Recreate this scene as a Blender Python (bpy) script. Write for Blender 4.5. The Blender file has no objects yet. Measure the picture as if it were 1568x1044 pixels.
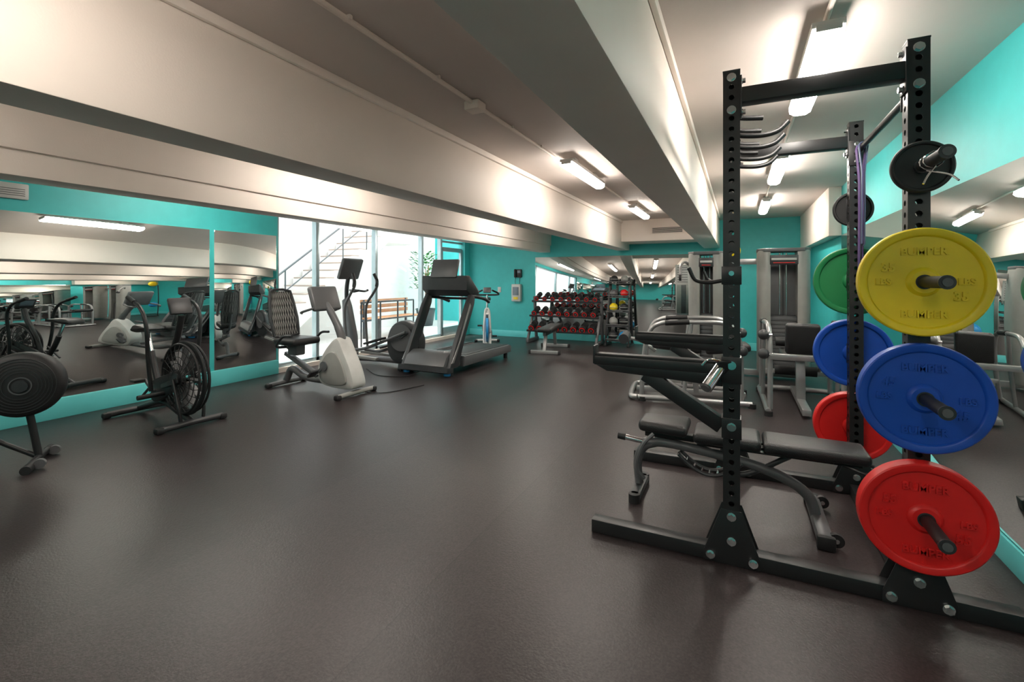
import bpy, bmesh, math, random
from mathutils import Vector, Matrix, Euler
random.seed(4)
scene = bpy.context.scene
pi = math.pi

# ---------------------------------------------------------------- materials
def mat(name, col, rough=0.5, metal=0.0, var=0.06, scale=8.0, bump=0.0, bscale=60.0, coat=0.0, spec=0.5):
    m = bpy.data.materials.new(name); m.use_nodes = True
    nt = m.node_tree; b = nt.nodes['Principled BSDF']
    b.inputs['Roughness'].default_value = rough
    b.inputs['Metallic'].default_value = metal
    b.inputs['Specular IOR Level'].default_value = spec
    b.inputs['Coat Weight'].default_value = coat
    tc = nt.nodes.new('ShaderNodeTexCoord')
    n = nt.nodes.new('ShaderNodeTexNoise'); n.inputs['Scale'].default_value = scale
    n.inputs['Detail'].default_value = 4
    nt.links.new(tc.outputs['Object'], n.inputs['Vector'])
    r = nt.nodes.new('ShaderNodeValToRGB')
    r.color_ramp.elements[0].position = 0.3; r.color_ramp.elements[1].position = 0.7
    r.color_ramp.elements[0].color = tuple(max(0, c*(1-var)) for c in col[:3])+(1,)
    r.color_ramp.elements[1].color = tuple(min(1, c*(1+var)) for c in col[:3])+(1,)
    nt.links.new(n.outputs['Fac'], r.inputs['Fac'])
    nt.links.new(r.outputs['Color'], b.inputs['Base Color'])
    if bump > 0:
        n2 = nt.nodes.new('ShaderNodeTexNoise'); n2.inputs['Scale'].default_value = bscale
        nt.links.new(tc.outputs['Object'], n2.inputs['Vector'])
        bp = nt.nodes.new('ShaderNodeBump'); bp.inputs['Strength'].default_value = bump
        bp.inputs['Distance'].default_value = 0.01
        nt.links.new(n2.outputs['Fac'], bp.inputs['Height'])
        nt.links.new(bp.outputs['Normal'], b.inputs['Normal'])
    return m

def emis(name, col, s):
    m = bpy.data.materials.new(name); m.use_nodes = True
    nt = m.node_tree; b = nt.nodes['Principled BSDF']
    b.inputs['Base Color'].default_value = (0.8, 0.8, 0.8, 1)
    b.inputs['Emission Color'].default_value = (*col, 1)
    b.inputs['Emission Strength'].default_value = s
    return m

M = {}
M['teal'] = mat('teal_paint', (0.045, 0.47, 0.47), 0.5, var=0.04, bump=0.05, bscale=150)
M['teal_trim'] = mat('teal_trim_paint', (0.13, 0.62, 0.63), 0.4, var=0.02)
M['white'] = mat('warm_white_paint', (0.88, 0.785, 0.71), 0.6, var=0.03, scale=2, bump=0.06, bscale=120)
M['ceil'] = mat('ceiling_paint', (0.66, 0.585, 0.545), 0.7, var=0.04, scale=1.5, bump=0.08, bscale=150)
M['black'] = mat('black_powder_coat', (0.013, 0.013, 0.014), 0.38, bump=0.05, bscale=300)
M['rubber'] = mat('black_rubber', (0.012, 0.012, 0.013), 0.55)
M['darkgrey'] = mat('dark_grey_plastic', (0.030, 0.032, 0.035), 0.4)
M['midgrey'] = mat('mid_grey_plastic', (0.10, 0.102, 0.106), 0.38)
M['grey'] = mat('light_grey_plastic', (0.27, 0.27, 0.255), 0.38)
M['silver'] = mat('silver_frame_paint', (0.36, 0.36, 0.36), 0.3, metal=0.6)
M['chrome'] = mat('chrome', (0.75, 0.75, 0.76), 0.16, metal=1.0, var=0.02)
M['offwhite'] = mat('white_plastic', (0.52, 0.52, 0.50), 0.35)
M['leather'] = mat('black_vinyl_upholstery', (0.017, 0.017, 0.018), 0.38, bump=0.25, bscale=220)
M['yellow'] = mat('yellow_bumper', (0.80, 0.60, 0.010), 0.4, var=0.05)
M['blue'] = mat('blue_bumper', (0.004, 0.065, 0.42), 0.4, var=0.05)
M['red'] = mat('red_bumper', (0.66, 0.011, 0.010), 0.4, var=0.05)
M['green'] = mat('green_bumper', (0.008, 0.18, 0.055), 0.45, var=0.05)
M['purple'] = mat('purple_latex', (0.09, 0.045, 0.17), 0.5)
M['navy'] = mat('slate_latex', (0.05, 0.07, 0.14), 0.5)
M['screen'] = mat('screen_glass', (0.14, 0.18, 0.22), 0.12)
M['blueacc'] = mat('blue_accent', (0.01, 0.22, 0.50), 0.4)
M['wood'] = mat('teak_wood', (0.42, 0.20, 0.09), 0.5, var=0.2, scale=3)
M['concrete'] = mat('patio_concrete', (0.72, 0.69, 0.66), 0.8, var=0.06, scale=2)
M['stucco'] = mat('white_stucco', (0.85, 0.82, 0.79), 0.85, var=0.03, bump=0.2, bscale=80)
M['tread'] = mat('stair_tread_stone', (0.42, 0.33, 0.28), 0.7, var=0.08)
M['rail'] = mat('grey_steel_railing', (0.11, 0.12, 0.13), 0.5)
M['leaf'] = mat('leaf_green', (0.05, 0.20, 0.03), 0.5, var=0.4)
M['alu'] = mat('window_aluminium', (0.38, 0.47, 0.50), 0.3, metal=0.4)
M['lens'] = emis('fluorescent_lens', (1.0, 0.93, 0.84), 52.0)

def mirror_mat():
    m = bpy.data.materials.new('mirror_glass'); m.use_nodes = True
    b = m.node_tree.nodes['Principled BSDF']
    b.inputs['Base Color'].default_value = (0.88, 0.92, 0.91, 1)
    b.inputs['Metallic'].default_value = 1; b.inputs['Roughness'].default_value = 0.0
    return m
M['mirror'] = mirror_mat()

def glass_mat():
    m = bpy.data.materials.new('clear_glazing'); m.use_nodes = True
    nt = m.node_tree; nt.nodes.clear()
    o = nt.nodes.new('ShaderNodeOutputMaterial'); t = nt.nodes.new('ShaderNodeBsdfTransparent')
    t.inputs['Color'].default_value = (0.93, 0.97, 0.97, 1)
    g = nt.nodes.new('ShaderNodeBsdfGlossy'); g.inputs['Roughness'].default_value = 0.02
    mx = nt.nodes.new('ShaderNodeMixShader'); mx.inputs[0].default_value = 0.05
    nt.links.new(t.outputs[0], mx.inputs[1]); nt.links.new(g.outputs[0], mx.inputs[2])
    nt.links.new(mx.outputs[0], o.inputs[0])
    return m
M['glass'] = glass_mat()

def floor_mat():
    m = bpy.data.materials.new('rubber_gym_flooring'); m.use_nodes = True
    nt = m.node_tree; b = nt.nodes['Principled BSDF']; L = nt.links
    tc = nt.nodes.new('ShaderNodeTexCoord')
    n = nt.nodes.new('ShaderNodeTexNoise'); n.inputs['Scale'].default_value = 110; n.inputs['Detail'].default_value = 3
    L.new(tc.outputs['Object'], n.inputs['Vector'])
    r = nt.nodes.new('ShaderNodeValToRGB')
    r.color_ramp.elements[0].position = 0.35; r.color_ramp.elements[1].position = 0.75
    r.color_ramp.elements[0].color = (0.0205, 0.0155, 0.0158, 1)
    r.color_ramp.elements[1].color = (0.043, 0.033, 0.0335, 1)
    L.new(n.outputs['Fac'], r.inputs['Fac'])
    n3 = nt.nodes.new('ShaderNodeTexNoise'); n3.inputs['Scale'].default_value = 0.7; n3.inputs['Detail'].default_value = 5
    L.new(tc.outputs['Object'], n3.inputs['Vector'])
    # roll strips ~1.22 m wide
    sx = nt.nodes.new('ShaderNodeSeparateXYZ'); L.new(tc.outputs['Object'], sx.inputs[0])
    dv = nt.nodes.new('ShaderNodeMath'); dv.operation = 'DIVIDE'; dv.inputs[1].default_value = 1.22
    L.new(sx.outputs['X'], dv.inputs[0])
    fl = nt.nodes.new('ShaderNodeMath'); fl.operation = 'FLOOR'; L.new(dv.outputs[0], fl.inputs[0])
    wn = nt.nodes.new('ShaderNodeTexWhiteNoise'); wn.noise_dimensions = '1D'; L.new(fl.outputs[0], wn.inputs['W'])
    fr = nt.nodes.new('ShaderNodeMath'); fr.operation = 'FRACT'; L.new(dv.outputs[0], fr.inputs[0])
    seam = nt.nodes.new('ShaderNodeMath'); seam.operation = 'LESS_THAN'; seam.inputs[1].default_value = 0.005
    L.new(fr.outputs[0], seam.inputs[0])
    a1 = nt.nodes.new('ShaderNodeMath'); a1.operation = 'MULTIPLY_ADD'; a1.inputs[1].default_value = 0.45; a1.inputs[2].default_value = 0.62
    L.new(wn.outputs['Value'], a1.inputs[0])
    a2 = nt.nodes.new('ShaderNodeMath'); a2.operation = 'MULTIPLY_ADD'; a2.inputs[1].default_value = 0.45
    L.new(n3.outputs['Fac'], a2.inputs[0]); L.new(a1.outputs[0], a2.inputs[2])
    a3 = nt.nodes.new('ShaderNodeMath'); a3.operation = 'MULTIPLY_ADD'; a3.inputs[1].default_value = -0.3
    L.new(seam.outputs[0], a3.inputs[0]); L.new(a2.outputs[0], a3.inputs[2])
    vm = nt.nodes.new('ShaderNodeVectorMath'); vm.operation = 'SCALE'
    L.new(r.outputs['Color'], vm.inputs[0]); L.new(a3.outputs[0], vm.inputs['Scale'])
    L.new(vm.outputs[0], b.inputs['Base Color'])
    b.inputs['Roughness'].default_value = 0.36
    b.inputs['Specular IOR Level'].default_value = 0.34
    bp = nt.nodes.new('ShaderNodeBump'); bp.inputs['Strength'].default_value = 0.25; bp.inputs['Distance'].default_value = 0.004
    L.new(n.outputs['Fac'], bp.inputs['Height']); L.new(bp.outputs['Normal'], b.inputs['Normal'])
    return m
M['floor'] = floor_mat()

# ---------------------------------------------------------------- geometry kit
def catmull(pts, n=6):
    P = [Vector(p) for p in pts]
    if len(P) < 3: return P
    out = []
    for i in range(len(P)-1):
        p0 = P[i-1] if i > 0 else P[0]*2-P[1]
        p1, p2 = P[i], P[i+1]
        p3 = P[i+2] if i+2 < len(P) else P[-1]*2-P[-2]
        for k in range(n):
            t = k/n
            out.append(0.5*((2*p1)+(p2-p0)*t+(2*p0-5*p1+4*p2-p3)*t*t+(3*p1-p0-3*p2+p3)*t**3))
    out.append(P[-1]); return out

class G:
    """one real-world object: Empty (or single mesh) with named mesh parts, local coordinates"""
    def __init__(s, name, loc=(0, 0, 0), rz=0.0, single=False):
        s.name, s.loc, s.rz, s.single = name, Vector(loc), rz, single
        s.parts = {}; s.extra = []
    def add(s, part, m, verts, faces):
        p = s.parts.setdefault(part, [[], [], [], []])
        if m not in p[3]: p[3].append(m)
        mi = p[3].index(m); o = len(p[0])
        p[0].extend([tuple(v) for v in verts])
        p[1].extend([tuple(i+o for i in f) for f in faces])
        p[2].extend([mi]*len(faces))
    def bm(s, part, m, bm, mtx=None):
        if mtx: bmesh.ops.transform(bm, matrix=mtx, verts=bm.verts)
        bm.verts.index_update()
        s.add(part, m, [v.co.copy() for v in bm.verts], [[v.index for v in f.verts] for f in bm.faces])
        bm.free()
    def box(s, part, m, c, size, rot=(0, 0, 0), bev=0.004, seg=2):
        b = bmesh.new(); bmesh.ops.create_cube(b, size=1)
        bmesh.ops.scale(b, vec=size, verts=b.verts)
        bev = min(bev, min(size)*0.45)
        if bev > 0: bmesh.ops.bevel(b, geom=b.edges[:], offset=bev, segments=seg, profile=0.5, affect='EDGES')
        s.bm(part, m, b, Matrix.Translation(c) @ Euler(rot).to_matrix().to_4x4())
    def bar(s, part, m, p0, p1, w, h, bev=0.004):
        p0, p1 = Vector(p0), Vector(p1); d = p1-p0
        x = d.normalized(); up = Vector((0, 0, 1)) if abs(x.z) < 0.98 else Vector((0, 1, 0))
        y = up.cross(x).normalized(); z = x.cross(y)
        R = Matrix((x, y, z)).transposed().to_4x4()
        b = bmesh.new(); bmesh.ops.create_cube(b, size=1)
        bmesh.ops.scale(b, vec=(d.length, w, h), verts=b.verts)
        bmesh.ops.bevel(b, geom=b.edges[:], offset=min(bev, w*.4, h*.4), segments=2, profile=0.5, affect='EDGES')
        s.bm(part, m, b, Matrix.Translation((p0+p1)/2) @ R)
    def tube(s, part, m, pts, r, seg=12, smooth=True, closed=False, flat=1.0):
        P = catmull(pts) if smooth and len(pts) > 2 else [Vector(p) for p in pts]
        n = len(P); verts = []; faces = []
        t = (P[1]-P[0]).normalized()
        u = Vector((0, 0, 1)) if abs(t.z) < 0.9 else Vector((1, 0, 0))
        u = (u-t*u.dot(t)).normalized()
        for i in range(n):
            if closed: t = (P[(i+1) % n]-P[i-1]).normalized()
            elif i == 0: t = (P[1]-P[0]).normalized()
            elif i == n-1: t = (P[-1]-P[-2]).normalized()
            else: t = (P[i+1]-P[i-1]).normalized()
            u = (u-t*u.dot(t)).normalized(); w = t.cross(u)
            rr = r[min(i*len(r)//n, len(r)-1)] if isinstance(r, (list, tuple)) else r
            for k in range(seg):
                a = 2*pi*k/seg
                verts.append(P[i]+u*math.cos(a)*rr+w*math.sin(a)*rr*flat)
        R = n if closed else n-1
        for i in range(R):
            j = (i+1) % n
            for k in range(seg):
                k2 = (k+1) % seg
                faces.append((i*seg+k, i*seg+k2, j*seg+k2, j*seg+k))
        if not closed:
            faces.append(tuple(reversed(range(seg)))); faces.append(tuple((n-1)*seg+k for k in range(seg)))
        s.add(part, m, verts, faces)
    def cyl(s, part, m, p0, p1, r, r2=None, seg=20):
        p0, p1 = Vector(p0), Vector(p1); d = p1-p0
        b = bmesh.new()
        bmesh.ops.create_cone(b, cap_ends=True, segments=seg, radius1=r, radius2=r if r2 is None else r2, depth=d.length)
        s.bm(part, m, b, Matrix.Translation((p0+p1)/2) @ d.to_track_quat('Z', 'Y').to_matrix().to_4x4())
    def rev(s, part, m, prof, c, axis=(0, 0, 1), seg=48, close=False):
        """revolve profile [(radius, height)] about axis through c"""
        Q = Vector(axis).to_track_quat('Z', 'Y').to_matrix().to_4x4()
        T = Matrix.Translation(c) @ Q
        v = []; f = []; n = len(prof)
        for i in range(seg):
            a = 2*pi*i/seg
            for (r, z) in prof: v.append(T @ Vector((r*math.cos(a), r*math.sin(a), z)))
        for i in range(seg):
            j = (i+1) % seg
            for k in range(n if close else n-1):
                k2 = (k+1) % n
                f.append((i*n+k, j*n+k, j*n+k2, i*n+k2))
        s.add(part, m, v, f)
    def ball(s, part, m, c, r, sc=(1, 1, 1), seg=20):
        b = bmesh.new(); bmesh.ops.create_uvsphere(b, u_segments=seg, v_segments=seg//2, radius=r)
        s.bm(part, m, b, Matrix.Translation(c) @ Matrix.Diagonal((*sc, 1)))
    def prism(s, part, m, poly, y0, y1, bev=0.01, plane='xz', smooth=False):
        """side profile polygon in xz, extruded in y from y0 to y1"""
        if smooth:
            Q = []; N = len(poly)
            V = [Vector((a, 0, c)) for a, c in poly]
            for i in range(N):
                p0, p1, p2, p3 = V[i-1], V[i], V[(i+1) % N], V[(i+2) % N]
                for k in range(5):
                    t = k/5
                    q = 0.5*((2*p1)+(p2-p0)*t+(2*p0-5*p1+4*p2-p3)*t*t+(3*p1-p0-3*p2+p3)*t**3)
                    Q.append((q.x, q.z))
            poly = Q
        b = bmesh.new(); n = len(poly)
        def mk(a, c, y):
            return (a, y, c) if plane == 'xz' else ((y, a, c) if plane == 'yz' else (a, c, y))
        A = [b.verts.new(mk(a, c, y0)) for a, c in poly]; B = [b.verts.new(mk(a, c, y1)) for a, c in poly]
        b.faces.new(A); b.faces.new(list(reversed(B)))
        for i in range(n): b.faces.new((A[i], B[i], B[(i+1) % n], A[(i+1) % n]))
        bmesh.ops.recalc_face_normals(b, faces=b.faces[:])
        if bev > 0:
            caps = [e for e in b.edges if (e.verts[0] in A and e.verts[1] in A) or (e.verts[0] in B and e.verts[1] in B)]
            bmesh.ops.bevel(b, geom=caps, offset=bev, segments=2, profile=0.5, affect='EDGES')
        s.bm(part, m, b)
    def done(s):
        root = None
        if not s.single:
            root = bpy.data.objects.new(s.name, None); root.empty_display_size = 0.1
            scene.collection.objects.link(root)
            root.location = s.loc; root.rotation_euler = (0, 0, s.rz)
        for pn, (v, f, mi, ms) in s.parts.items():
            me = bpy.data.meshes.new(s.name+'_'+pn); me.from_pydata(v, [], f); me.update()
            for mm in ms: me.materials.append(M[mm])
            me.polygons.foreach_set('material_index', mi)
            me.polygons.foreach_set('use_smooth', [True]*len(f))
            me.set_sharp_from_angle(angle=math.radians(35))
            o = bpy.data.objects.new(s.name if s.single else pn, me)
            scene.collection.objects.link(o)
            if root: o.parent = root
            else: o.location = s.loc; o.rotation_euler = (0, 0, s.rz)
        s.root = root
        return root

def slab(name, m, lo, hi, bev=0.0):
    g = G(name, ((lo[0]+hi[0])/2, (lo[1]+hi[1])/2, (lo[2]+hi[2])/2), single=True)
    g.box('mesh', m, (0, 0, 0), (hi[0]-lo[0], hi[1]-lo[1], hi[2]-lo[2]), bev=bev); g.done()

# ---------------------------------------------------------------- room shell
XL, XR, YB, YF, ZC = -6.2, 1.2, -3.0, 10.4, 2.6
slab('floor', 'floor', (XL, YB, -0.1), (XR, YF, 0))
slab('ceiling', 'ceil', (XL-0.2, YB-0.15, ZC), (XR+0.15, YF+0.15, ZC+0.2))
slab('wall_right', 'teal', (XR, YB-0.15, -0.1), (XR+0.15, YF+0.15, ZC))
slab('wall_far', 'teal', (XL-0.2, YF, -0.1), (XR, YF+0.15, ZC))
slab('wall_back', 'teal', (XL-0.2, YB-0.15, -0.1), (XR, YB, ZC))
WY0, WY1, WZ = 4.81, 10.15, 2.45
g = G('wall_left', (XL-0.1, 0, 0), single=True)
g.box('m', 'teal', (0, (YB+WY0)/2, ZC/2-.05), (0.2, WY0-YB, ZC+.1), bev=0)
g.box('m', 'teal', (0, (WY0+WY1)/2, (WZ+ZC)/2), (0.2, WY1-WY0, ZC-WZ), bev=0)
g.box('m', 'teal', (0, (YF+WY1)/2, ZC/2-.05), (0.2, YF-WY1, ZC+.1), bev=0)
g.box('m', 'white', (0, (WY0+WY1)/2, 0.01), (0.2, WY1-WY0, 0.12), bev=0)
g.done()

# beams (run the length of the room)
BZ = 2.04
def beam(x0, x1, ledge=False, zb=BZ):
    g = G('ceiling_beam', ((x0+x1)/2, (YB+YF)/2, 0), single=True)
    g.box('m', 'white', (0, 0, (zb+ZC)/2), (x1-x0, YF-YB, ZC-zb), bev=0.006)
    if ledge:
        g.box('m', 'white', ((x1-x0)/2+0.012, 0, (zb+.16+ZC)/2), (0.03, YF-YB, ZC-zb-.16), bev=0.004)
    g.done()
beam(-0.634, -0.337)
beam(-2.42, -2.15)
beam(-4.25, -4.0, True)
# small cove strips where the beams meet the ceiling
for nm, x in (('trim_1', -0.322), ('trim_2', -2.135)):
    slab(nm, 'white', (x-0.013, YB, ZC-0.05), (x+0.013, 9.6, ZC), 0.004)
# cross soffit with air vent
slab('ceiling_soffit', 'white', (-2.15, 9.6, 2.17), (-0.634, YF, ZC), 0.004)
g = G('air_vent', (-1.25, 9.6, 2.37))
g.box('frame', 'white', (0, -0.008, 0), (0.62, 0.015, 0.13), bev=0.003)
for i in range(6): g.box('louvres', 'midgrey', (0, -0.018, -0.045+i*0.018), (0.56, 0.012, 0.008), rot=(0.5, 0, 0), bev=0)
g.done()
slab('wall_soffit_right', 'white', (1.06, 7.3, 1.97), (XR, YF, ZC), 0.004)

# baseboards
slab('baseboard_left', 'teal_trim', (XL, YB, 0), (XL+0.025, WY0, 0.2), 0.003)
slab('baseboard_right', 'teal_trim', (XR-0.02, YB, 0), (XR, YF, 0.13), 0.003)
slab('baseboard_far', 'teal_trim', (XL, YF-0.02, 0), (XR-0.02, YF, 0.15), 0.003)

# mirrors
def mirror(name, lo, hi): slab(name, 'mirror', lo, hi, 0.002)
mirror('wall_mirror', (XL, -2.9, 0.2), (XL+0.012, 3.80, 2.05))
mirror('wall_mirror', (XL, 3.86, 0.2), (XL+0.012, 4.78, 2.05))
mirror('wall_mirror', (XR-0.012, -2.9, 0.14), (XR, 7.25, 1.97))
mirror('wall_mirror', (-4.38, YF-0.012, 0.15), (-0.8, YF, 1.93))

# windows (mullions + glazing)
g = G('window_1', (XL-0.1, 0, 0))
ys = [WY0, 5.6, 7.0, 8.46, 9.79-0.6]
g.box('head', 'alu', (0, (WY0+WY1)/2, WZ-0.03), (0.10, WY1-WY0, 0.06))
g.box('sill', 'alu', (0, (WY0+9.2)/2, 0.10), (0.10, 9.2-WY0, 0.06))
for i, y in enumerate(ys): g.box('mullion_%d' % i, 'alu', (0, y+(0.03 if i == 0 else 0), WZ/2+.03), (0.10, 0.065, WZ-0.06))
g.box('glazing', 'glass', (0, (WY0+9.2)/2, WZ/2+.05), (0.008, 9.2-WY0, WZ-.15), bev=0)
g.done()
g = G('door_1', (XL-0.1, 9.68, 0))
for y in (-0.44, 0.44): g.box('stile', 'alu', (0, y, 1.1), (0.06, 0.09, 2.1))
g.box('rail', 'alu', (0, 0, 0.17), (0.06, 0.86, 0.2)); g.box('rail', 'alu', (0, 0, 2.12), (0.06, 0.86, 0.1))
g.box('rail', 'alu', (0, 0, 2.3), (0.06, 0.95, 0.05))
g.box('glazing', 'glass', (0, 0, 1.15), (0.008, 0.8, 1.85), bev=0)
g.cyl('handle', 'chrome', (0.06, -0.36, 0.9), (0.06, -0.36, 1.25), 0.014)
for z in (0.93, 1.22): g.cyl('handle', 'chrome', (0.02, -0.36, z), (0.06, -0.36, z), 0.009)
g.done()

# ---------------------------------------------------------------- exterior patio
slab('patio_ground', 'concrete', (-14, 0, -0.15), (XL-0.2, 18, -0.05))
slab('exterior_wall_side', 'stucco', (-10.0, 0, -0.05), (-9.8, 18, 5.0))
slab('exterior_wall_end', 'teal', (-9.8, 14.0, -0.05), (XL-0.2, 14.2, 3.2))
slab('exterior_wall_near', 'stucco', (-9.8, 1.0, -0.05), (XL-0.2, 1.2, 3.0))
g = G('exterior_staircase', (-9.2, 6.1, -0.05))
N = 15
poly = [(0, 0)]
for i in range(N): poly += [(i*0.27, (i+1)*0.185), ((i+1)*0.27, (i+1)*0.185)]
poly += [(N*0.27+1.2, N*0.185), (N*0.27+1.2, N*0.185-0.3), (N*0.27, N*0.185-0.3), (0.6, 0)]
g.prism('flight', 'stucco', poly, -0.55, 0.55, bev=0, plane='yz')
for i in range(N): g.box('treads', 'tread', (0, i*0.27+0.14, (i+1)*0.185+0.012), (1.05, 0.29, 0.03))
for x in (0.53,):
    g.tube('handrail', 'rail', [(x, 0, 1.1), (x, N*0.27, 1.1+N*0.185), (x, N*.27+1.2, 1.1+N*0.185)], 0.022, smooth=False)
    g.tube('handrail', 'rail', [(x, 0, 0.65), (x, N*0.27, .65+N*0.185)], 0.014, smooth=False)
    for i in range(0, N+1, 3): g.cyl('posts', 'rail', (x, i*0.27, i*0.185), (x, i*.27, 1.1+i*0.185), 0.016)
g.done()
g = G('patio_bench', (-8.0, 9.6, -0.05))
for i in range(5): g.box('slats', 'wood', (-0.22+i*0.11, 0, 0.5), (0.09, 1.8, 0.035))
for i in range(3): g.box('back_slats', 'wood', (-0.28, 0, 0.65+i*0.13), (0.03, 1.8, 0.09))
for y in (-0.8, 0.8):
    for x in (-0.25, 0.22): g.box('legs', 'darkgrey', (x, y, 0.25), (0.05, 0.05, 0.5))
    g.box('legs', 'darkgrey', (-0.27, y, 0.7), (0.04, 0.05, 0.5))
g.done()
g = G('patio_railing', (-7.3, 8.6, -0.05))
for z in (0.55, 0.95): g.cyl('rail', 'darkgrey', (0, -0.9, z), (0, 0.9, z), 0.02)
for i in range(4): g.cyl('posts', 'darkgrey', (0, -0.9+i*0.6, 0), (0, -0.9+i*0.6, 0.95), 0.018)
g.done()
g = G('potted_shrub', (-8.9, 12.2, -0.05))
g.rev('pot', 'darkgrey', [(0, 0), (0.22, 0), (0.3, 0.5), (0.33, 0.52), (0.3, 0.54), (0.26, 0.48), (0, 0.47)], (0, 0, 0), seg=24)
for i in range(9):
    a = random.random()*6.28; rr = random.random()*0.25
    g.tube('stems', 'wood', [(0, 0, .45), (rr*.5*math.cos(a), rr*.5*math.sin(a), 1.0), (rr*math.cos(a), rr*math.sin(a), 1.5+random.random()*.5)], 0.012, seg=6)
for i in range(420):
    a = random.random()*6.28; rr = 0.45*math.sqrt(random.random()); z = 1.1+random.random()*1.2
    c = Vector((rr*math.cos(a), rr*math.sin(a), z)); d = Vector((math.cos(a), math.sin(a), random.uniform(-.5, .8))).normalized()*0.15
    w = d.cross(Vector((0, 0, 1))).normalized()*0.045
    g.add('leaves', 'leaf', [c, c+d*.5+w, c+d, c+d*.5-w], [(0, 1, 2, 3)])
g.done()

# ---------------------------------------------------------------- ceiling lights
def light_fixture(x, y0, y1, z=2.5, stem=True):
    L = y1-y0
    g = G('fluorescent_ceiling_light', (x, (y0+y1)/2, z))
    g.box('housing', 'offwhite', (0, 0, 0.03), (0.13, L, 0.03))
    g.box('end_cap', 'offwhite', (0, -L/2-0.004, 0.012), (0.10, 0.01, 0.035))
    g.box('end_cap', 'offwhite', (0, L/2+0.004, 0.012), (0.10, 0.01, 0.035))
    g.prism('lens', 'lens', [(-0.062, 0.015), (-0.058, -0.018), (-0.03, -0.035), (0.03, -0.035), (0.058, -0.018), (0.062, 0.015)], -L/2, L/2, bev=0)
    for y in (-L*.3, L*.3): g.box('mount', 'offwhite', (0, y, 0.07), (0.06, 0.1, 0.06))
    g.done()
for (y0, y1) in ((-1.6, -0.4), (2.47, 3.56), (4.9, 6.05), (7.5, 8.7)): light_fixture(0.36, y0, y1)
for (y0, y1) in ((-0.6, 0.6), (4.24, 5.42), (7.3, 8.5)): light_fixture(-1.47, y0, y1)
for (y0, y1) in ((-0.8, 0.4), (3.0, 4.2), (6.8, 8.0)): light_fixture(-3.2, y0, y1)
for (y0, y1) in ((-0.8, 0.4), (2.8, 4.0), (7.2, 8.4)): light_fixture(-5.2, y0, y1)

g = G('electrical_conduit', (0, 0, 0), single=False)
g.cyl('run', 'white', (-1.60, YB, 2.582), (-1.60, 4.3, 2.582), 0.014, seg=10)
g.cyl('run', 'white', (-1.53, 5.3, 2.582), (-1.53, 7.4, 2.582), 0.012, seg=10)
g.cyl('run', 'white', (0.36, 3.6, 2.582), (0.36, 4.95, 2.582), 0.012, seg=10)
g.cyl('run', 'white', (0.36, 6.0, 2.582), (0.36, 7.6, 2.582), 0.012, seg=10)
g.cyl('run', 'white', (0.36, 0.0, 2.582), (0.36, 2.6, 2.582), 0.012, seg=10)
g.box('junction_box', 'white', (-1.60, 2.75, 2.565), (0.11, 0.11, 0.06), bev=0.008)
for y in (0.8, 1.6, 2.3, 3.3, 3.9): g.box('clips', 'white', (-1.60, y, 2.588), (0.05, 0.02, 0.022))
g.done()

# wall fittings
g = G('wall_thermostat', (XL, 1.95, 2.24))
g.box('body', 'offwhite', (0.015, 0, 0), (0.03, 0.24, 0.15), bev=0.01)
for i in range(4): g.box('slots', 'midgrey', (0.032, 0, -0.04+i*0.02), (0.003, 0.18, 0.006), bev=0)
g.done()
g = G('defibrillator_cabinet', (-4.85, YF, 1.08))
g.box('box', 'offwhite', (0, -0.06, 0), (0.24, 0.12, 0.42), bev=0.02)
g.box('window', 'screen', (0, -0.123, 0.04), (0.16, 0.006, 0.2), bev=0.002)
g.box('label', 'yellow', (0, -0.123, -0.13), (0.12, 0.006, 0.06), bev=0.002)
g.done()
g = G('wall_telephone', (-4.83, YF, 1.55))
g.box('base', 'rubber', (0, -0.03, 0), (0.2, 0.06, 0.2), bev=0.015)
g.box('handset', 'rubber', (-0.05, -0.08, 0), (0.05, 0.05, 0.21), bev=0.02)
g.box('display', 'screen', (0.04, -0.063, 0.04), (0.08, 0.006, 0.06))
g.tube('cord', 'rubber', [(-0.05, -0.06, -0.1), (-0.06, -0.05, -0.25), (0.02, -0.03, -0.3), (0.05, -0.02, -0.1)], 0.006, seg=6)
g.done()
g = G('light_switch_plate', (-5.35, YF, 1.15))
g.box('plate', 'offwhite', (0, -0.006, 0), (0.09, 0.012, 0.13)); g.box('rocker', 'offwhite', (0, -0.015, 0), (0.035, 0.01, 0.07)); g.done()
g = G('wall_notice', (-1.05, YF-.012, 1.50))
g.box('sheet', 'offwhite', (0, -0.006, 0), (0.28, 0.01, 0.42), bev=0.001)
for i in range(7): g.box('print_lines', 'midgrey', (0, -0.012, 0.15-i*0.05), (0.2, 0.002, 0.012), bev=0)
g.done()

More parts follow.
